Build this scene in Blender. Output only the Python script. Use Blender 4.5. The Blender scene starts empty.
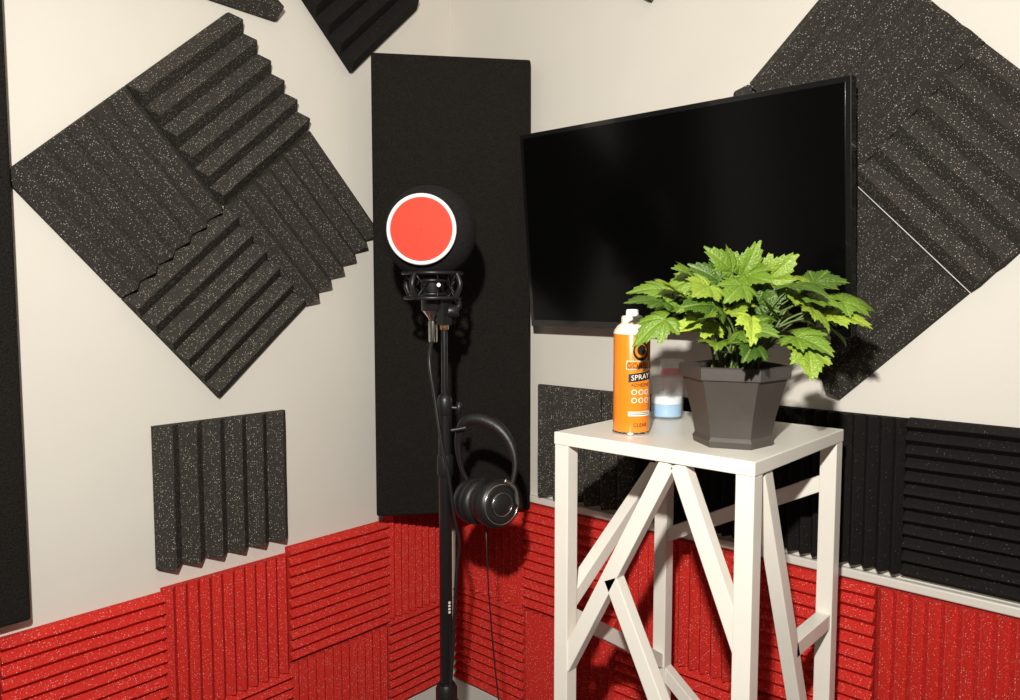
import bpy, math, random
from mathutils import Vector, Matrix
random.seed(7)
V=Vector
# ---------------------------------------------------------------- materials
def nt(name):
    m=bpy.data.materials.new(name); m.use_nodes=True
    n=m.node_tree; return m,n,n.nodes['Principled BSDF']
def coords(n,scale=None):
    tc=n.nodes.new('ShaderNodeTexCoord'); return tc.outputs['Object']
def simple(name,col,rough=.5,metal=0,spec=.5,coat=0,bump=0,bscale=200,var=0,vscale=20,bdist=.002):
    m,n,b=nt(name)
    b.inputs['Base Color'].default_value=(*col,1); b.inputs['Roughness'].default_value=rough
    b.inputs['Metallic'].default_value=metal; b.inputs['Specular IOR Level'].default_value=spec
    b.inputs['Coat Weight'].default_value=coat
    o=coords(n)
    if bump:
        t=n.nodes.new('ShaderNodeTexNoise'); t.inputs['Scale'].default_value=bscale; t.inputs['Detail'].default_value=4
        n.links.new(o,t.inputs['Vector'])
        bp=n.nodes.new('ShaderNodeBump'); bp.inputs['Strength'].default_value=bump; bp.inputs['Distance'].default_value=bdist
        n.links.new(t.outputs['Fac'],bp.inputs['Height']); n.links.new(bp.outputs['Normal'],b.inputs['Normal'])
    if var:
        t=n.nodes.new('ShaderNodeTexNoise'); t.inputs['Scale'].default_value=vscale; t.inputs['Detail'].default_value=5
        n.links.new(o,t.inputs['Vector'])
        r=n.nodes.new('ShaderNodeValToRGB'); n.links.new(t.outputs['Fac'],r.inputs['Fac'])
        r.color_ramp.elements[0].position=.3; r.color_ramp.elements[1].position=.7
        r.color_ramp.elements[0].color=(*[c*(1-var) for c in col],1); r.color_ramp.elements[1].color=(*[min(1,c*(1+var)) for c in col],1)
        n.links.new(r.outputs['Color'],b.inputs['Base Color'])
    return m
def foam_mat(name,col,speck,dens,var=.25,scale=310,thr=.28):
    m,n,b=nt(name); o=coords(n)
    b.inputs['Roughness'].default_value=.95; b.inputs['Specular IOR Level'].default_value=.15
    nz=n.nodes.new('ShaderNodeTexNoise'); nz.inputs['Scale'].default_value=350; nz.inputs['Detail'].default_value=3; n.links.new(o,nz.inputs['Vector'])
    r=n.nodes.new('ShaderNodeValToRGB'); n.links.new(nz.outputs['Fac'],r.inputs['Fac'])
    r.color_ramp.elements[0].position=.3; r.color_ramp.elements[1].position=.7
    r.color_ramp.elements[0].color=(*[c*(1-var) for c in col],1); r.color_ramp.elements[1].color=(*[c*(1+var) for c in col],1)
    vo=n.nodes.new('ShaderNodeTexVoronoi'); vo.inputs['Scale'].default_value=scale; n.links.new(o,vo.inputs['Vector'])
    lt=n.nodes.new('ShaderNodeMath'); lt.operation='LESS_THAN'; lt.inputs[1].default_value=thr; n.links.new(vo.outputs['Distance'],lt.inputs[0])
    sp=n.nodes.new('ShaderNodeSeparateColor'); n.links.new(vo.outputs['Color'],sp.inputs[0])
    l2=n.nodes.new('ShaderNodeMath'); l2.operation='LESS_THAN'; l2.inputs[1].default_value=dens; n.links.new(sp.outputs[0],l2.inputs[0])
    mu=n.nodes.new('ShaderNodeMath'); mu.operation='MULTIPLY'; n.links.new(lt.outputs[0],mu.inputs[0]); n.links.new(l2.outputs[0],mu.inputs[1])
    mu2=n.nodes.new('ShaderNodeMath'); mu2.operation='MULTIPLY'; n.links.new(mu.outputs[0],mu2.inputs[0]); n.links.new(sp.outputs[1],mu2.inputs[1])
    mx=n.nodes.new('ShaderNodeMix'); mx.data_type='RGBA'; n.links.new(mu2.outputs[0],mx.inputs['Factor'])
    n.links.new(r.outputs['Color'],mx.inputs['A']); mx.inputs['B'].default_value=(*speck,1)
    n.links.new(mx.outputs['Result'],b.inputs['Base Color'])
    bp=n.nodes.new('ShaderNodeBump'); bp.inputs['Strength'].default_value=.5; bp.inputs['Distance'].default_value=.002
    n.links.new(nz.outputs['Fac'],bp.inputs['Height']); n.links.new(bp.outputs['Normal'],b.inputs['Normal'])
    return m
M_wall=simple('wall_paint',(.70,.662,.590),.6,bump=.12,bscale=90,var=.03,vscale=3)
M_ceil=simple('ceiling_paint',(.72,.69,.62),.8,bump=.1)
M_trim=simple('trim_white',(.72,.69,.62),.4,bump=.03)
M_floor=simple('carpet',(.05,.05,.055),.95,bump=.8,bscale=400,var=.4,vscale=120)
M_foamS=foam_mat('foam_charcoal_speckled',(.043,.038,.032),(.60,.55,.47),.55)
M_foamD=foam_mat('foam_black',(.013,.0115,.0105),(.15,.14,.13),.12)
M_foamR=foam_mat('foam_red',(.60,.030,.022),(.90,.50,.42),.45,.2)
M_panel=simple('black_fabric',(.0140,.0118,.0100),.95,bump=1.0,bscale=330,var=.45,vscale=260,spec=.15,bdist=.004)
M_tvface=simple('tv_glass',(.0015,.0015,.0015),.16,spec=.2)
M_tvbez=simple('tv_gloss_plastic',(.005,.005,.005),.2,coat=.4)
M_tvback=simple('tv_back',(.01,.01,.01),.6)
M_grey=simple('print_grey',(.35,.35,.35),.5)
M_white=simple('table_white_paint',(.80,.765,.685),.32,bump=.06,bscale=40,var=.03,vscale=8)
M_metal=simple('stand_black_metal',(.008,.008,.008),.3,spec=.6)
M_plast=simple('black_plastic',(.010,.010,.010),.4)
M_chrome=simple('chrome',(.6,.58,.55),.2,metal=1)
M_gold=simple('mic_gold',(.65,.42,.2),.3,metal=1)
M_micfoam=simple('mic_foam',(.014,.013,.013),.95,bump=1.0,bscale=300,var=.3,vscale=200,spec=.15)
M_pred=simple('pop_filter_red',(.80,.040,.014),.7,bump=.3,bscale=900)
M_pwhite=simple('pop_filter_rim',(.88,.87,.85),.4)
M_leather=simple('ear_pad_leather',(.012,.011,.011),.45,bump=.3,bscale=150)
M_pot=simple('pot_grey',(.060,.050,.043),.5,bump=.15,bscale=120,var=.08)
M_soil=simple('soil',(.03,.02,.012),.95,bump=1,bscale=80)
M_orange=simple('can_orange',(.84,.235,.012),.28,coat=.4)
M_cream=simple('can_cap_cream',(.80,.74,.60),.4)
M_black=simple('print_black',(.012,.01,.01),.5)
M_pw=simple('print_white',(.85,.80,.70),.5)
M_wax=simple('wax_blue',(.28,.54,.80),.45)
M_waxw=simple('wax_label_white',(.85,.87,.88),.5)
M_redwax=simple('wax_red',(.55,.03,.02),.35)
M_stem=simple('plant_stem',(.10,.15,.03),.5)
M_blue=simple('blue_cable',(.05,.22,.5),.5)
m,n,b=nt('clear_glass'); b.inputs['Base Color'].default_value=(.9,.95,.97,1); b.inputs['Alpha'].default_value=.15; b.inputs['Roughness'].default_value=.03; b.inputs['Specular IOR Level'].default_value=.9; M_glass=m
# leaf
m,n,b=nt('leaf_green'); M_leaf=m
g=n.nodes.new('ShaderNodeNewGeometry'); r=n.nodes.new('ShaderNodeValToRGB'); n.links.new(g.outputs['Random Per Island'],r.inputs['Fac'])
r.color_ramp.elements[0].color=(.035,.085,.008,1); r.color_ramp.elements[1].color=(.34,.45,.045,1)
e=r.color_ramp.elements.new(.5); e.color=(.14,.24,.020,1)
at=n.nodes.new('ShaderNodeAttribute'); at.attribute_name='vein'
mx=n.nodes.new('ShaderNodeMix'); mx.data_type='RGBA'; mx.inputs['B'].default_value=(.46,.56,.14,1)
ml=n.nodes.new('ShaderNodeMath'); ml.operation='MULTIPLY'; ml.inputs[1].default_value=.35; n.links.new(at.outputs['Fac'],ml.inputs[0])
n.links.new(ml.outputs[0],mx.inputs['Factor']); n.links.new(r.outputs['Color'],mx.inputs['A'])
n.links.new(mx.outputs['Result'],b.inputs['Base Color']); b.inputs['Roughness'].default_value=.36
tz=n.nodes.new('ShaderNodeTexNoise'); tz.inputs['Scale'].default_value=90; bp=n.nodes.new('ShaderNodeBump'); bp.inputs['Strength'].default_value=.7; bp.inputs['Distance'].default_value=.004
n.links.new(tz.outputs['Fac'],bp.inputs['Height']); n.links.new(bp.outputs['Normal'],b.inputs['Normal'])
# ---------------------------------------------------------------- mesh builder
class MB:
    def __init__(s): s.v=[]; s.f=[]; s.mi=[]; s.sm=[]; s.mats=[]; s.att={}
    def m(s,mat):
        if mat not in s.mats: s.mats.append(mat)
        return s.mats.index(mat)
    def add(s,vs,fs,mat,smooth=False,M=None):
        o=len(s.v); k=s.m(mat)
        for p in vs:
            p=V(p); s.v.append(M@p if M else p)
        for f in fs: s.f.append([i+o for i in f]); s.mi.append(k); s.sm.append(smooth)
        return o
    def box(s,lo,hi,mat,M=None):
        x0,y0,z0=lo;x1,y1,z1=hi
        s.add([(x0,y0,z0),(x1,y0,z0),(x1,y1,z0),(x0,y1,z0),(x0,y0,z1),(x1,y0,z1),(x1,y1,z1),(x0,y1,z1)],
          [(0,3,2,1),(4,5,6,7),(0,1,5,4),(1,2,6,5),(2,3,7,6),(3,0,4,7)],mat,False,M)
    def lathe(s,prof,mat,M=None,seg=32,smooth=True,rot=0,cap=True):
        vs=[];fs=[]
        for r_,z in prof:
            for i in range(seg):
                a=2*math.pi*i/seg+rot; vs.append((r_*math.cos(a),r_*math.sin(a),z))
        for j in range(len(prof)-1):
            for i in range(seg):
                k=(i+1)%seg; fs.append((j*seg+i,j*seg+k,(j+1)*seg+k,(j+1)*seg+i))
        s.add(vs,fs,mat,smooth,M)
        if cap:
            s.add(vs[:seg],[tuple(reversed(range(seg)))],mat,False,M)
            s.add(vs[-seg:],[tuple(range(seg))],mat,False,M)
    def beam(s,a,b,w,t,side,mat):
        a=V(a);b=V(b);d=(b-a).normalized(); n_=V(side).normalized(); q=d.cross(n_).normalized()
        M=Matrix((( *q,0),(*n_,0),(*d,0),(0,0,0,1))).transposed(); M.translation=a
        s.box((-w/2,-t/2,0),(w/2,t/2,(b-a).length),mat,M)
    def tube(s,pts,r_,mat,seg=10,res=6,closed=False):
        P=[V(p) for p in pts]; Q=[]
        nP=len(P)
        rr=r_ if isinstance(r_,(list,tuple)) else [r_]*nP; R=[]
        rng=nP if closed else nP-1
        for i in range(rng):
            g=(lambda k:P[k%nP]) if closed else (lambda k:P[max(0,min(nP-1,k))])
            p0,p1,p2,p3=g(i-1),g(i),g(i+1),g(i+2)
            for k in range(res):
                t=k/res
                Q.append(.5*((2*p1)+(p2-p0)*t+(2*p0-5*p1+4*p2-p3)*t*t+(3*p1-p0-3*p2+p3)*t**3)); R.append(rr[i]*(1-t)+rr[(i+1)%nP]*t)
        if not closed: Q.append(P[-1]); R.append(rr[-1])
        N=len(Q); vs=[];fs=[]; up=None
        for i in range(N):
            a=Q[(i-1)%N] if (closed or i>0) else Q[i]; c=Q[(i+1)%N] if (closed or i<N-1) else Q[i]
            d=(c-a).normalized()
            if up is None: up=d.orthogonal().normalized()
            up=(up-d*up.dot(d)).normalized(); w=d.cross(up)
            for k in range(seg):
                an=2*math.pi*k/seg; vs.append(Q[i]+(up*math.cos(an)+w*math.sin(an))*R[i])
        for i in range(N if closed else N-1):
            j=(i+1)%N
            for k in range(seg):
                l=(k+1)%seg; fs.append((i*seg+k,i*seg+l,j*seg+l,j*seg+k))
        if not closed: fs.append(tuple(reversed(range(seg)))); fs.append(tuple(range((N-1)*seg,N*seg)))
        s.add(vs,fs,mat,True)
    def torus(s,R_,r_,mat,M=None,seg=40,ss=10):
        vs=[];fs=[]
        for i in range(seg):
            a=2*math.pi*i/seg
            for k in range(ss):
                c=2*math.pi*k/ss; q=R_+r_*math.cos(c); vs.append((q*math.cos(a),q*math.sin(a),r_*math.sin(c)))
        for i in range(seg):
            j=(i+1)%seg
            for k in range(ss):
                l=(k+1)%ss; fs.append((i*ss+k,j*ss+k,j*ss+l,i*ss+l))
        s.add(vs,fs,mat,True,M)
    def obj(s,name,bevel=0,loc=None):
        me=bpy.data.meshes.new(name)
        org=V(loc) if loc else V((0,0,0))
        me.from_pydata([tuple(p-org) for p in s.v],[],s.f); 
        for m_ in s.mats: me.materials.append(m_)
        for i,p in enumerate(me.polygons): p.material_index=s.mi[i]; p.use_smooth=s.sm[i]
        if s.att:
            a=me.attributes.new('vein','FLOAT','POINT')
            for i in range(len(me.vertices)): a.data[i].value=s.att.get(i,0)
        me.update()
        o=bpy.data.objects.new(name,me); o.location=org; bpy.context.collection.objects.link(o)
        if bevel:
            bm=o.modifiers.new('b','BEVEL'); bm.width=bevel; bm.segments=2; bm.limit_method='ANGLE'; bm.angle_limit=math.radians(50)
        return o
def frame(pos,zaxis,xhint=(0,0,1)):
    z=V(zaxis).normalized(); x=V(xhint); x=(x-z*x.dot(z)).normalized(); y=z.cross(x)
    M=Matrix(((*x,0),(*y,0),(*z,0),(0,0,0,1))).transposed(); M.translation=V(pos); return M
# ---------------------------------------------------------------- room
def boxobj(name,lo,hi,mat,bevel=0):
    mb=MB(); mb.box(lo,hi,mat); return mb.obj(name,bevel)
boxobj('wall_left',(-3.2,0,0),(.1,.1,2.45),M_wall)
boxobj('wall_right',(0,-3.4,0),(.1,0,2.45),M_wall)
boxobj('floor',(-3.2,-3.4,-.1),(.1,.1,0),M_floor)
boxobj('ceiling',(-3.2,-3.4,2.45),(.1,.1,2.55),M_ceil)
boxobj('baseboard_left',(-3.2,-.014,0),(0,0,.10),M_trim,.003)
boxobj('baseboard_right',(-.014,-3.4,0),(0,-.014,.10),M_trim,.003)
boxobj('trim_1',(-.016,-3.4,.686),(0,-.0,.704),M_trim,.003)
# ---------------------------------------------------------------- foam
EX=V((1,0,0)); EY=V((0,1,0)); EZ=V((0,0,1))
def foam(mb,o,u,v,n_,U,W,mat,pitch=.0505,h=.030,base=.010):
    """ridges run along u (length U); profile repeats along v (width W); n_=out of wall"""
    o=V(o);u=V(u);v=V(v);n_=V(n_)
    k=max(1,round(W/pitch)); p=W/k; prof=[(0,0)]
    for i in range(k):
        prof+= [(i*p+.0008,base+.001),(i*p+p*.47,base+h),(i*p+p*.53,base+h)]
    prof+=[(W-.0008,base+.001),(W,0)]
    L=len(prof); S=6; vs=[];fs=[]
    for j in range(S+1):
        for a,b_ in prof:
            jit=0 if (b_==0) else random.uniform(-.0008,.0008)
            vs.append(o+u*(U*j/S)+v*a+n_*(b_+jit+.001))
    flip=u.cross(v).dot(n_)<0
    for j in range(S):
        for i in range(L-1):
            f=(j*L+i,(j+1)*L+i,(j+1)*L+i+1,j*L+i+1); fs.append(tuple(reversed(f)) if flip else f)
    fs.append(tuple(range(L))); fs.append(tuple(reversed(range(S*L,S*L+L))))
    mb.add(vs,fs,mat)
def wallL(x,z): return V((x,0,z))
def wallR(y,z): return V((0,y,z))
NL=V((0,-1,0)); NR=V((-1,0,0))
def quad(mb,P0,e1,e2,N,mats,dirs,T=.298,c=.302,**k):
    for i in range(2):
        for j in range(2):
            o=P0+e1*(c*i)+e2*(c*j)
            if dirs[i][j]=='u': foam(mb,o,e1,e2,N,T,T,mats[i][j],**k)
            else: foam(mb,o,e2,e1,N,T,T,mats[i][j],**k)
a=math.radians(42.0)
e1=V((math.cos(a),0,math.sin(a))); e2=V((math.sin(a),0,-math.cos(a)))
cen=V((-.696,0,1.432)); P0=cen-e1*.301-e2*.301
S=M_foamS
mb=MB(); quad(mb,P0,e1,e2,NL,[[S,S],[S,S]],[['v','u'],['u','v']]); mb.obj('acoustic_foam_panel')
mb=MB(); a=math.radians(-2); foam(mb,wallL(-.557,1.866),V((-math.cos(a),0,-math.sin(a))),V((-math.sin(a),0,math.cos(a))),NL,.3,.3,S); mb.obj('acoustic_foam_panel')
mb=MB(); a=math.radians(44); foam(mb,wallL(-.347,1.794),V((math.cos(a),0,math.sin(a))),V((-math.sin(a),0,math.cos(a))),NL,.3,.3,M_foamD); mb.obj('acoustic_foam_panel')
mb=MB(); foam(mb,wallL(-.868,.658),EZ,EX,NL,.306,.312,S); mb.obj('acoustic_foam_panel')
a=math.radians(44)
e1=V((0,-math.cos(a),math.sin(a))); e2=V((0,math.sin(a),math.cos(a)))
P0=wallR(-1.108,1.034)
mb=MB(); quad(mb,P0,e1,e2,NR,[[S,S],[S,S]],[['u','v'],['v','u']],h=.026); mb.obj('acoustic_foam_panel')
mb=MB(); foam(mb,wallR(-.665,1.898),e1,e2,NR,.3,.3,S); mb.obj('acoustic_foam_panel')
mb=MB()
foam(mb,wallR(-.342,.717),EZ,-EY,NR,.287,.30,S,pitch=.05)
foam(mb,wallR(-.644,.717),EZ,-EY,NR,.290,.295,M_foamD,pitch=.025,h=.02)
foam(mb,wallR(-.937,.717),EZ,-EY,NR,.293,.295,M_foamD,pitch=.025,h=.02)
foam(mb,wallR(-1.234,.712),-EY,EZ,NR,.30,.30,M_foamD,pitch=.025,h=.02)
foam(mb,wallR(-1.536,.712),EZ,-EY,NR,.30,.30,M_foamD,pitch=.025,h=.02)
mb.obj('acoustic_foam_strip')
R_=M_foamR
mb=MB()
xs=[-1.765,-1.463,-1.161,-.860,-.559,-.257,-.03]; tops=[.595,.600,.607,.615,.630,.645]
for i in range(6):
    x0=xs[i]; w=xs[i+1]-xs[i]-.002; t=tops[i]
    for rrow in (0,1):
        z0=t-.288 if rrow==0 else .102; hh=.287 if rrow==0 else t-.290-.102
        if (i+rrow)%2==0: foam(mb,wallL(x0,z0),EX,EZ,NL,w,hh,R_,pitch=.026,h=.018)
        else: foam(mb,wallL(x0,z0),EZ,EX,NL,hh,w,R_,pitch=.026,h=.018)
mb.obj('red_acoustic_foam')
mb=MB()
ys=[-.032,-.302,-.60,-.90,-1.19,-1.49,-1.79]
for i in range(6):
    y0=ys[i]; w=ys[i]-ys[i+1]-.002
    for rrow in (0,1):
        z0=.682-.29 if rrow==0 else .102; hh=.288
        if (i+rrow)%2==1: foam(mb,wallR(y0,z0),-EY,EZ,NR,w,hh,R_,pitch=.026,h=.018)
        else: foam(mb,wallR(y0,z0),EZ,-EY,NR,hh,w,R_,pitch=.026,h=.018)
mb.obj('red_acoustic_foam')
# ---------------------------------------------------------------- fabric panels
def fabpanel(name,p1,p2,z0,z1,back,t=.034):
    p1=V((*p1,0));p2=V((*p2,0)); d=(p2-p1); L=d.length; d.normalize(); bn=V((*back,0)).normalized()
    M=Matrix(((*d,0),(*bn,0),(0,0,1,0),(0,0,0,1))).transposed(); M.translation=p1+V((0,0,z0))
    mb=MB(); mb.box((0,0,0),(L,t,z1-z0),M_panel,M)
    o=mb.obj(name); bm=o.modifiers.new('b','BEVEL'); bm.width=.006; bm.segments=3
    return o
fabpanel('bass_trap',(-.340,-.078),(-.030,-.331),.670,1.833,(.636,.771))
fabpanel('fabric_sound_panel',(-1.75,-.05),(-1.116,-.05),.640,2.2,(0,1),.046)
# ---------------------------------------------------------------- tv
mb=MB()
tw=.774; th=.466; dt=.028
upv=V((-.045,0,.459)).normalized(); out=V((-1,0,0)); out=(out-upv*out.dot(upv)).normalized()
M=Matrix(((0,-1,0,0),(*out,0),(*upv,0),(0,0,0,1))).transposed(); M.translation=V((-.078,-.375,1.160))
mb.box((0,-dt,0),(tw,0,th),M_tvbez,M)
mb.box((.010,-.0005,.016),(tw-.010,.0012,th-.010),M_tvface,M)
mb.box((.05,-dt-.010,.20),(tw-.25,-dt,.34),M_tvback,M)
mb.box((tw-.085,-.0005,.005),(tw-.05,.0008,.011),M_grey,M)
mb.box((.08,-.092,.20),(.24,-dt-.008,.34),M_tvback,M)
mb.obj('television',.003)
# ---------------------------------------------------------------- table
mb=MB(); TX0,TX1,TY0,TY1=-.510,-.145,-1.163,-.795; ZT=1.0; W=.029
mb.box((TX0,TY0,ZT-.022),(TX1,TY1,ZT),M_white)
for x in (TX0+.001,TX1-W-.001):
    for y in (TY0+.001,TY1-W-.001):
        mb.box((x,y,0),(x+W,y+W,ZT-.022),M_white)
xf=TX0+W/2+.001; yb=TY1-W/2; xb=TX1-W/2; yf=TY0+W/2+.001
st=lambda a_,b_,side:mb.beam(a_,b_,.027,.024,side,M_white)
st((xf,-1.018,.977),(xf,-.814,.58),EX)
st((xf,-1.035,.977),(xf,-1.145,.71),EX)
st((xf,-.912,.765),(xf,-1.145,.30),EX)
st((xf,-.815,.30),(xf,-1.02,.10),EX)
st((-.19,yb,.885),(-.49,yb,.69),EY)
st((-.49,yb,.672),(-.160,yb,.462),EY)
st((-.160,yb,.40),(-.40,yb,.10),EY)
st((xb,-.812,.735),(xb,-1.14,.905),EX)
st((xb,-.812,.45),(xb,-1.14,.20),EX)
st((-.455,yf,.977),(-.162,yf,.23),EY)
st((-.325,yf,.655),(-.16,yf,.655),EY)
st((-.49,yf,.20),(-.32,yf,.52),EY)
mb.obj('plant_stand_table',.0015)
# ---------------------------------------------------------------- pot + plant
PC=V((-.396,-1.073,ZT)); mb=MB()
rot=math.radians(42+10)
T=Matrix.Translation(PC)
prof=[(.053,0),(.0615,.0),(.0640,.010),(.060,.016),(.065,.045),(.075,.084),(.081,.106),(.0865,.108),(.0875,.126),(.084,.128),(.080,.124),(.077,.105)]
mb.lathe(prof,M_pot,T,seg=6,smooth=False,rot=rot,cap=False)
mb.lathe([(.053,.0),(.001,.0)],M_pot,T,seg=6,smooth=False,rot=rot,cap=False)
mb.lathe([(.078,.108),(.05,.113),(.001,.115)],M_soil,T,seg=6,rot=rot,cap=False)
def leaf(mb,base,direction,normal,size,droop):
    d=V(direction).normalized(); n_=V(normal); n_=(n_-d*n_.dot(d)).normalized(); sd=d.cross(n_)
    lobes=[(0,1.08,30),(42,.80,28),(-42,.80,28),(92,.62,34),(-92,.62,34)]
    N=96
    def rad(deg):
        best=.46
        for la,lr,wd in lobes:
            dd=abs(deg-la)
            q=lr*(1-.40*(dd/wd)**.9) if dd<wd*1.4 else 0
            best=max(best,q)
        if abs(deg)>128: best*= 1-.35*(abs(deg)-128)/30
        return best
    vs=[];at_=[]
    rings=[0,.25,.5,.75,.9,1.0]
    cup=random.uniform(.04,.25)
    for ri,rg in enumerate(rings):
        for i in range(N+1):
            deg=-158+316*i/N
            R0=rad(deg)
            if rg>0.95: R0*=1+(.06 if i%3==1 else (-.055 if i%3==2 else -.01))
            v=min(abs(deg-la) for la,_,_ in lobes)
            rr=R0*rg*size; ar=math.radians(deg)
            x=rr*math.cos(ar); y=rr*math.sin(ar)
            z=cup*abs(y)-droop*(x*x+y*y)/size + .06*size*min(v,22)/22*math.sin(rg*2.6)
            vs.append(V(base)+d*x+sd*y+n_*z); at_.append(1.0 if v<1.8 and rg<.95 else 0)
    fs=[]
    for k in range(len(rings)-1):
        for i in range(N):
            a0=k*(N+1)+i; fs.append((a0,a0+1,a0+N+2,a0+N+1))
    o=mb.add(vs,fs,M_leaf,True)
    for i,x in enumerate(at_): mb.att[o+i]=x
rtv=V((.669,-.743,0)); fw=V((.743,.669,0))
random.seed(31)
K=74
for i in range(K):
    f=(i+.5)/K
    az=i*2.39996+random.uniform(-.3,.3)
    el=math.radians(88-90*f**.85+random.uniform(-6,6))
    dirv=V((math.cos(az)*math.cos(el),math.sin(az)*math.cos(el),math.sin(el)))
    side=dirv.dot(rtv)
    Rr=random.uniform(.55,.95) if i%3==0 else random.uniform(.85,1.05)
    tip=PC+V((0,0,.120))+rtv*(side*(.145 if side<0 else .170)*Rr)+fw*(dirv.dot(fw)*.11*Rr)+V((0,0,max(dirv.z,-.05)*.122*Rr+.036+.035*abs(side)**2))
    root=PC+V((random.uniform(-.03,.03),random.uniform(-.03,.03),.11))
    mid=root.lerp(tip,.5)+V((0,0,.028))
    h=V((dirv.x,dirv.y,0)); h=h.normalized() if h.length>.01 else V((1,0,0))
    tilt=random.uniform(-.8,.15)+.5*max(0,dirv.z)
    ld=(h*.9+V((random.uniform(-.6,.6),random.uniform(-.6,.6),tilt))).normalized()
    ln=(V((0,0,1))*.8+h*.4+V((-.67,-.74,0))*.55+V((random.uniform(-.45,.45),random.uniform(-.45,.45),random.uniform(-.1,.2)))).normalized()
    if abs(ln.dot(ld))>.9: ln=V((-.67,-.74,.3))
    sz=random.uniform(.038,.058)
    end=tip+ld*sz
    pts_=[tip,tip.lerp(end,.5),end]
    if any((p.z<ZT+.23 and V((p.x+.431,p.y+.902,0)).length<.062) for p in pts_): continue
    if end.z<ZT+.110: continue
    if (tip-PC).dot(rtv)<-.085 and end.z<ZT+.150: continue
    mb.tube([root,mid,tip],[.0022,.0018,.0012],M_stem,seg=5,res=4)
    leaf(mb,tip,ld,ln,sz,random.uniform(.1,.5))
mb.obj('potted_plant',loc=PC)
# ---------------------------------------------------------------- spray can
CC=V((-.431,-.902,ZT)); mb=MB(); T=Matrix.Translation(CC); R0=.0318
mb.lathe([(R0-.002,0),(R0,.0015),(R0,.004),(R0-.0012,.006)],M_chrome,T,seg=48)
mb.lathe([(R0-.0008,.006),(R0-.0005,.008),(R0-.0005,.170),(R0-.0012,.172)],M_orange,T,seg=48)
mb.lathe([(R0-.0002,.172),(R0,.174),(R0-.0015,.178),(R0-.007,.186),(R0-.0125,.190)],M_cream,T,seg=48)
mb.lathe([(.0185,.189),(.0185,.200),(.0165,.203)],M_cream,T,seg=32)
mb.lathe([(.011,.203),(.0105,.212),(.009,.214)],M_pwhite,T,seg=24)
facing=math.atan2(-1.6294+.902,-1.5517+.431)
lab=facing+math.radians(30)
def wrap(pts,z0,rad_=R0+.0002,off=0):
    return [V((CC.x+rad_*math.cos(lab+x/rad_+off),CC.y+rad_*math.sin(lab+x/rad_+off),CC.z+z0+y)) for x,y in pts]
def patch(x0,x1,y0,y1,mat,r_=R0+.0001,N=14,sl=0):
    vs=[];fs=[]
    for i in range(N+1):
        x=x0+(x1-x0)*i/N; vs+=wrap([(x,y0+sl*x),(x,y1+sl*x)],0,r_)
    for i in range(N): fs.append((2*i,2*i+2,2*i+3,2*i+1))
    mb.add(vs,fs,mat,True)
def disc(cx,cy,r_,mat,rad_=R0+.0003,ry=None):
    N=20; ry=ry or r_
    mb.add(wrap([(cx+r_*math.cos(2*math.pi*k/N),cy+ry*math.sin(2*math.pi*k/N)) for k in range(N)],0,rad_),[tuple(range(N))],mat,False)
def text(s_,cx,cy,size,mat,rad_=R0+.0005,sx=1,sl=0):
    cu=bpy.data.curves.new('t','FONT'); cu.body=s_; cu.size=size; cu.align_x='CENTER'; cu.resolution_u=2
    ob=bpy.data.objects.new('t',cu); bpy.context.collection.objects.link(ob)
    bpy.context.view_layer.update()
    me=bpy.data.meshes.new_from_object(ob.evaluated_get(bpy.context.evaluated_depsgraph_get()))
    vs=wrap([(cx+v_.co.x*sx,cy+v_.co.y+sl*v_.co.x) for v_ in me.vertices],0,rad_)
    mb.add(vs,[tuple(p.vertices) for p in me.polygons],mat,False)
    bpy.data.objects.remove(ob); bpy.data.curves.remove(cu); bpy.data.meshes.remove(me)
disc(0,.144,.015,M_black,ry=.016); disc(0,.145,.0115,M_orange,R0+.0006,ry=.0125); disc(0,.146,.0080,M_black,R0+.0009,ry=.009)
patch(-.026,.026,.113,.128,M_pw,R0+.0009); patch(-.025,.025,.114,.127,M_orange,R0+.0011)
text('GORILLA',0,.1155,.0130,M_black,R0+.0016)
patch(-.022,.022,.094,.108,M_black,R0+.0003,sl=.12)
text('SPRAY',0,.0967,.0125,M_pw,R0+.0008,sl=.12)
text('ADHESIVE',0,.0845,.008,M_black)
for i in range(3):
    for j in range(2):
        disc(-.012+.012*i,.075-.014*j,.0048,M_pw); disc(-.012+.012*i,.075-.014*j,.0033,M_orange,R0+.0006)
patch(-.022,.022,.034,.042,M_pw,R0+.0002)
for k in range(2): patch(-.019,.019,.0362+.003*k,.0372+.003*k,M_black,R0+.0005)
text('CLEAR',0,.016,.009,M_black)
mb.obj('spray_adhesive_can',loc=CC)
# ---------------------------------------------------------------- candles
def jar(name,pos,r_,h,fill,mat,band=None):
    mb=MB(); T=Matrix.Translation(V(pos))
    mb.lathe([(r_-.002,0),(r_,.002),(r_,h-.001),(r_-.0008,h),(r_-.0022,h-.001),(r_-.0022,.006),(.001,.006)],M_glass,T,seg=40,cap=False)
    mb.lathe([(.001,.0),(r_-.002,0)],M_glass,T,seg=40,cap=False)
    mb.torus(r_-.001,.0011,M_glass,Matrix.Translation(V(pos)+V((0,0,h))))
    mb.lathe([(r_-.0026,.0065),(r_-.0026,fill),(.001,fill+.001)],mat,T,seg=40)
    if band: mb.lathe([(r_-.0025,fill+.0005),(r_-.0025,fill+band),(.001,fill+band+.0005)],M_waxw,T,seg=40)
    mb.tube([V(pos)+V((0,0,fill+(band or 0))),V(pos)+V((.001,0,fill+(band or 0)+.01))],.0008,M_black,seg=5,res=2)
    mb.obj(name,loc=pos)
jar('glass_jar_candle',(-.252,-.866,ZT),.031,.080,.030,M_wax,.014)
jar('glass_jar_candle',(-.185,-.838,ZT),.024,.108,.090,M_redwax)
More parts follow.
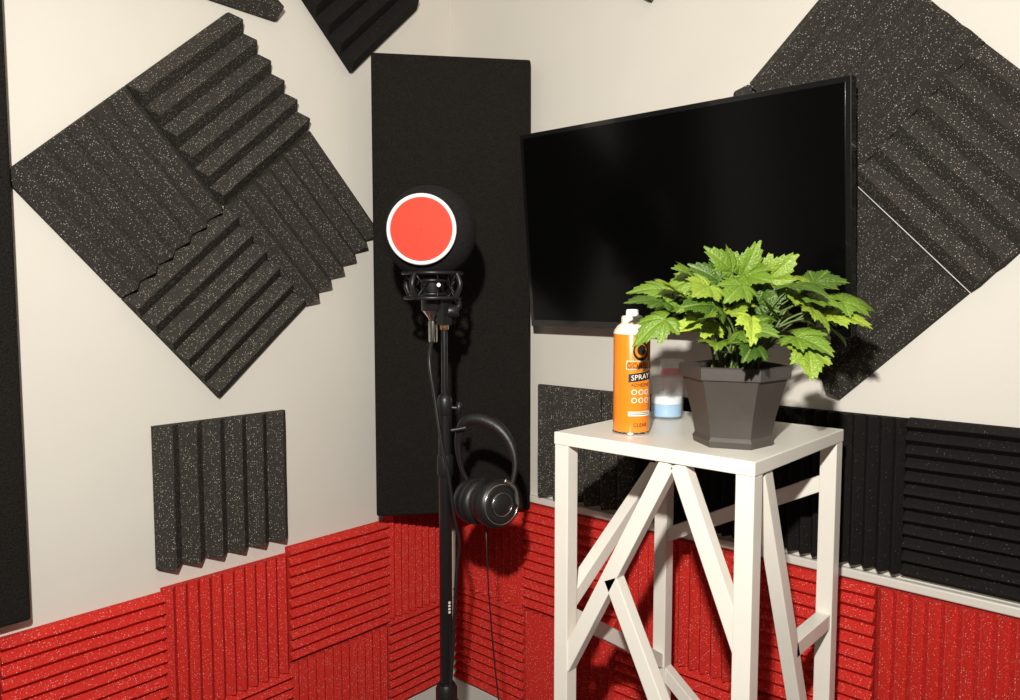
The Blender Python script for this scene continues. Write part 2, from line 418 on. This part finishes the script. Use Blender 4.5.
# ---------------------------------------------------------------- microphone + stand
S0=V((-.46,-.4636,0))
def L(r_,z,f=0): return S0+rtv*r_+fw*f+V((0,0,z))
mb=MB()
bc=V((-.479,-.442,1.366))
nrm=V((-.79,-.57,.0)).normalized()
Mb=frame(bc,nrm)
prof=[]
for k in range(0,25):
    t=-math.pi/2+math.pi*k/24*.80
    prof.append((max(.001,.0955*math.cos(t)),.090*math.sin(t)))
rl,zl=prof[-1]
mb.lathe(prof+[(rl-.006,zl+.004),(rl-.012,zl-.004)],M_micfoam,Mb,seg=48,cap=False)
mb.lathe([(.069,zl+.001),(.0695,zl+.006),(.067,zl+.008),(.0625,zl+.008),(.062,zl+.005)],M_pwhite,Mb,seg=64,cap=False)
mb.lathe([(.0625,zl+.0055),(.04,zl+.0065),(.001,zl+.007)],M_pred,Mb,seg=64,cap=False)
mc=V((bc.x,bc.y,0))+fw*.012+rtv*.004
T=Matrix.Translation(mc)
mb.lathe([(.022,1.205),(.024,1.207),(.024,1.33),(.02,1.34)],M_plast,T)
mb.lathe([(.008,1.185),(.010,1.19),(.022,1.205)],M_chrome,T,seg=24)
for z,rr in ((1.283,.060),(1.232,.056)): mb.torus(rr,.0042,M_plast,Matrix.Translation(mc+V((0,0,z))))
for z in (1.268,1.240): mb.torus(.028,.004,M_plast,Matrix.Translation(mc+V((0,0,z))))
for k in range(8):
    a=math.pi*2*k/8+.2; c=V((math.cos(a),math.sin(a),0)); 
    if k%2==0: mb.tube([mc+c*.060+V((0,0,1.283)),mc+c*.069+V((0,0,1.258)),mc+c*.056+V((0,0,1.232))],.0055,M_plast,seg=8)
    a2=a+.4; c2=V((math.cos(a2),math.sin(a2),0))
    mb.tube([mc+c*.060+V((0,0,1.283)),mc+c2*.029+V((0,0,1.240))],.0014,M_plast,seg=5,res=2)
    mb.tube([mc+c*.056+V((0,0,1.232)),mc+c2*.029+V((0,0,1.268))],.0014,M_plast,seg=5,res=2)
mb.lathe([(.004,0),(.004,.006)],M_chrome,frame(mc+V((-.67,-.74,0))*.060+rtv*.012+V((0,0,1.258)),(-.67,-.74,0)),seg=12)
mb.box((-.012,-.010,1.176),(.012,.010,1.232),M_plast,Matrix.Translation(V((S0.x,S0.y,0))))
mb.tube([mc+V((0,0,1.232))+rtv*.050,L(.03,1.215),L(.006,1.20)],.006,M_plast)
mb.lathe([(.013,0),(.013,.018),(.009,.020)],M_plast,frame(L(.01,1.205),(.669,-.743,0)),seg=18)
mb.lathe([(.0085,1.166),(.0095,1.168),(.0095,1.185),(.0085,1.188)],M_gold,Matrix.Translation(L(0,0)),seg=20)
mb.obj('microphone',loc=None)
mb=MB(); T=Matrix.Translation(L(0,0))
mb.lathe([(.0068,.95),(.0068,1.165)],M_metal,T,seg=20)
mb.lathe([(.0105,.985),(.015,.990),(.0155,1.02),(.012,1.03),(.008,1.032)],M_plast,T,seg=24)
mb.lathe([(.0135,.20),(.0135,1.0)],M_metal,T,seg=24)
mb.lathe([(.0150,.86),(.0170,.865),(.0170,.90),(.0150,.905)],M_plast,T,seg=24)
for k in range(4):
    z=.570+.007*k; c=V((-.20,-.98,0)).normalized()
    M2=frame(L(0,z)+c*.0134,c,(0,0,1)); mb.box((-.0022,-.0025,0),(.0022,.0025,.0006),M_pw,M2)
mb.tube([L(0,1.005),L(.028,1.003)],.004,M_plast); mb.tube([L(.028,.990),L(.030,1.016)],.006,M_plast,res=2)
mb.lathe([(.018,.34),(.023,.345),(.023,.40),(.018,.41)],M_plast,T,seg=24)
mb.lathe([(.016,.17),(.019,.175),(.019,.22),(.013,.225)],M_plast,T,seg=24)
for k in range(3):
    a=math.radians(75+120*k); c=V((math.cos(a),math.sin(a),0)); s0=V((S0.x,S0.y,0))
    mb.tube([s0+c*.017+V((0,0,.37)),s0+c*.17+V((0,0,.15)),s0+c*.262+V((0,0,.012))],.008,M_metal,res=3)
    mb.tube([s0+c*.016+V((0,0,.20)),s0+c*.125+V((0,0,.215))],.0045,M_metal,res=2)
    mb.tube([s0+c*.25+V((0,0,.026)),s0+c*.272+V((0,0,.011))],.0105,M_plast,res=2)
mb.tube([L(0,.955),L(.02,.957),L(.045,.962)],.0045,M_plast)
mb.obj('microphone_stand')
mb=MB()
mb.tube([mc+V((0,0,1.184)),mc+V((0,0,1.15))-rtv*.002,L(-.030,1.10,-.012),L(-.018,1.02,-.018),L(-.006,.94,-.024),L(.010,.86,-.024),L(.020,.78,-.022),L(.030,.72,-.018),L(.024,.66,-.018),L(.016,.5,-.022),L(.010,.34,-.036),L(.03,.12,-.04),L(.08,.006,-.06),L(.2,.005,-.10)],.0036,M_plast,seg=8)
mb.lathe([(.0085,1.14),(.0095,1.145),(.0095,1.184)],M_chrome,Matrix.Translation(mc),seg=18)
mb.obj('microphone_cable')
# ---------------------------------------------------------------- headphones
mb=MB()
band=[L(.140,.850,-.035),L(.147,.89,-.03),L(.138,.930,-.02),L(.112,.962,-.008),L(.075,.978,.004),L(.042,.972,.014),L(.026,.93,.024),L(.032,.87,.032),L(.048,.835,.036)]
mb.tube(band,[.005,.006,.010,.013,.0135,.012,.008,.005,.004],M_leather,seg=12)
for s_,cpos in ((1,L(.108,.812,-.040)),(-1,L(.062,.798,.034))):
    ax=(fw*-.80+rtv*.55+V((0,0,.1))).normalized()*s_
    Mf=frame(cpos,ax)@Matrix.Scale(1.17,4)
    mb.lathe([(.030,-.018),(.041,-.012),(.043,0),(.042,.010),(.036,.016),(.030,.018)],M_plast,Mf,seg=40)
    mb.torus(.030,.011,M_leather,Mf@Matrix.Translation((0,0,-.020)))
    mb.torus(.0345,.0012,M_chrome,Mf@Matrix.Translation((0,0,.0165)))
    mb.lathe([(.022,.018),(.021,.0195),(.001,.020)],M_plast,Mf,seg=32,cap=False)
    mb.torus(.020,.0008,M_chrome,Mf@Matrix.Translation((0,0,.0195)))
mb.tube([L(.124,.862,-.048),L(.146,.842,-.042),L(.151,.81,-.045)],.005,M_chrome,seg=8)
mb.tube([L(.085,.765,.03),L(.086,.72,.0),L(.092,.6,-.01),L(.104,.45,-.01),L(.115,.34,-.01),L(.125,.15,0),L(.14,.006,.02),L(.22,.005,.0)],.0018,M_plast,seg=6)
mb.obj('headphones')
mb=MB()
pts=[]
for i in range(36):
    a=i*2*math.pi/12; rr=.05+.004*math.sin(i*1.7); pts.append(V((-.12+rr*math.cos(a),-.12+rr*math.sin(a),.006+.0035*(i//12)*1.6)))
mb.tube(pts,.004,M_blue,seg=8,res=3); mb.obj('coiled_cable')
# ---------------------------------------------------------------- light, world, camera
cam=bpy.data.cameras.new('cam'); co=bpy.data.objects.new('camera',cam); bpy.context.collection.objects.link(co)
A=math.radians(42); TH=math.atan(56/770)
fwd=V((math.cos(A)*math.cos(TH),math.sin(A)*math.cos(TH),-math.sin(TH)))
co.location=(-1.5517,-1.6294,1.24); co.rotation_euler=fwd.to_track_quat('-Z','Y').to_euler()
cam.sensor_width=36; cam.lens=36*770/1020; cam.clip_start=.02
bpy.context.scene.camera=co
def area(name,loc,tgt,size,power,col):
    l=bpy.data.lights.new(name,'AREA'); l.shape='DISK'; l.size=size; l.energy=power; l.color=col
    o=bpy.data.objects.new(name,l); bpy.context.collection.objects.link(o); o.location=loc
    o.rotation_euler=(V(tgt)-V(loc)).to_track_quat('-Z','Y').to_euler(); return o
area('flash_light',V((-1.5517,-1.6294,1.24))-rtv*.10+V((0,0,.42))-fw*.05,(-.33,-.40,1.12),.05,41,(1,.965,.90))
w=bpy.data.worlds.new('w'); bpy.context.scene.world=w; w.use_nodes=True
w.node_tree.nodes['Background'].inputs[0].default_value=(1,.94,.85,1); w.node_tree.nodes['Background'].inputs[1].default_value=.08
bpy.context.scene.view_settings.view_transform='Standard'
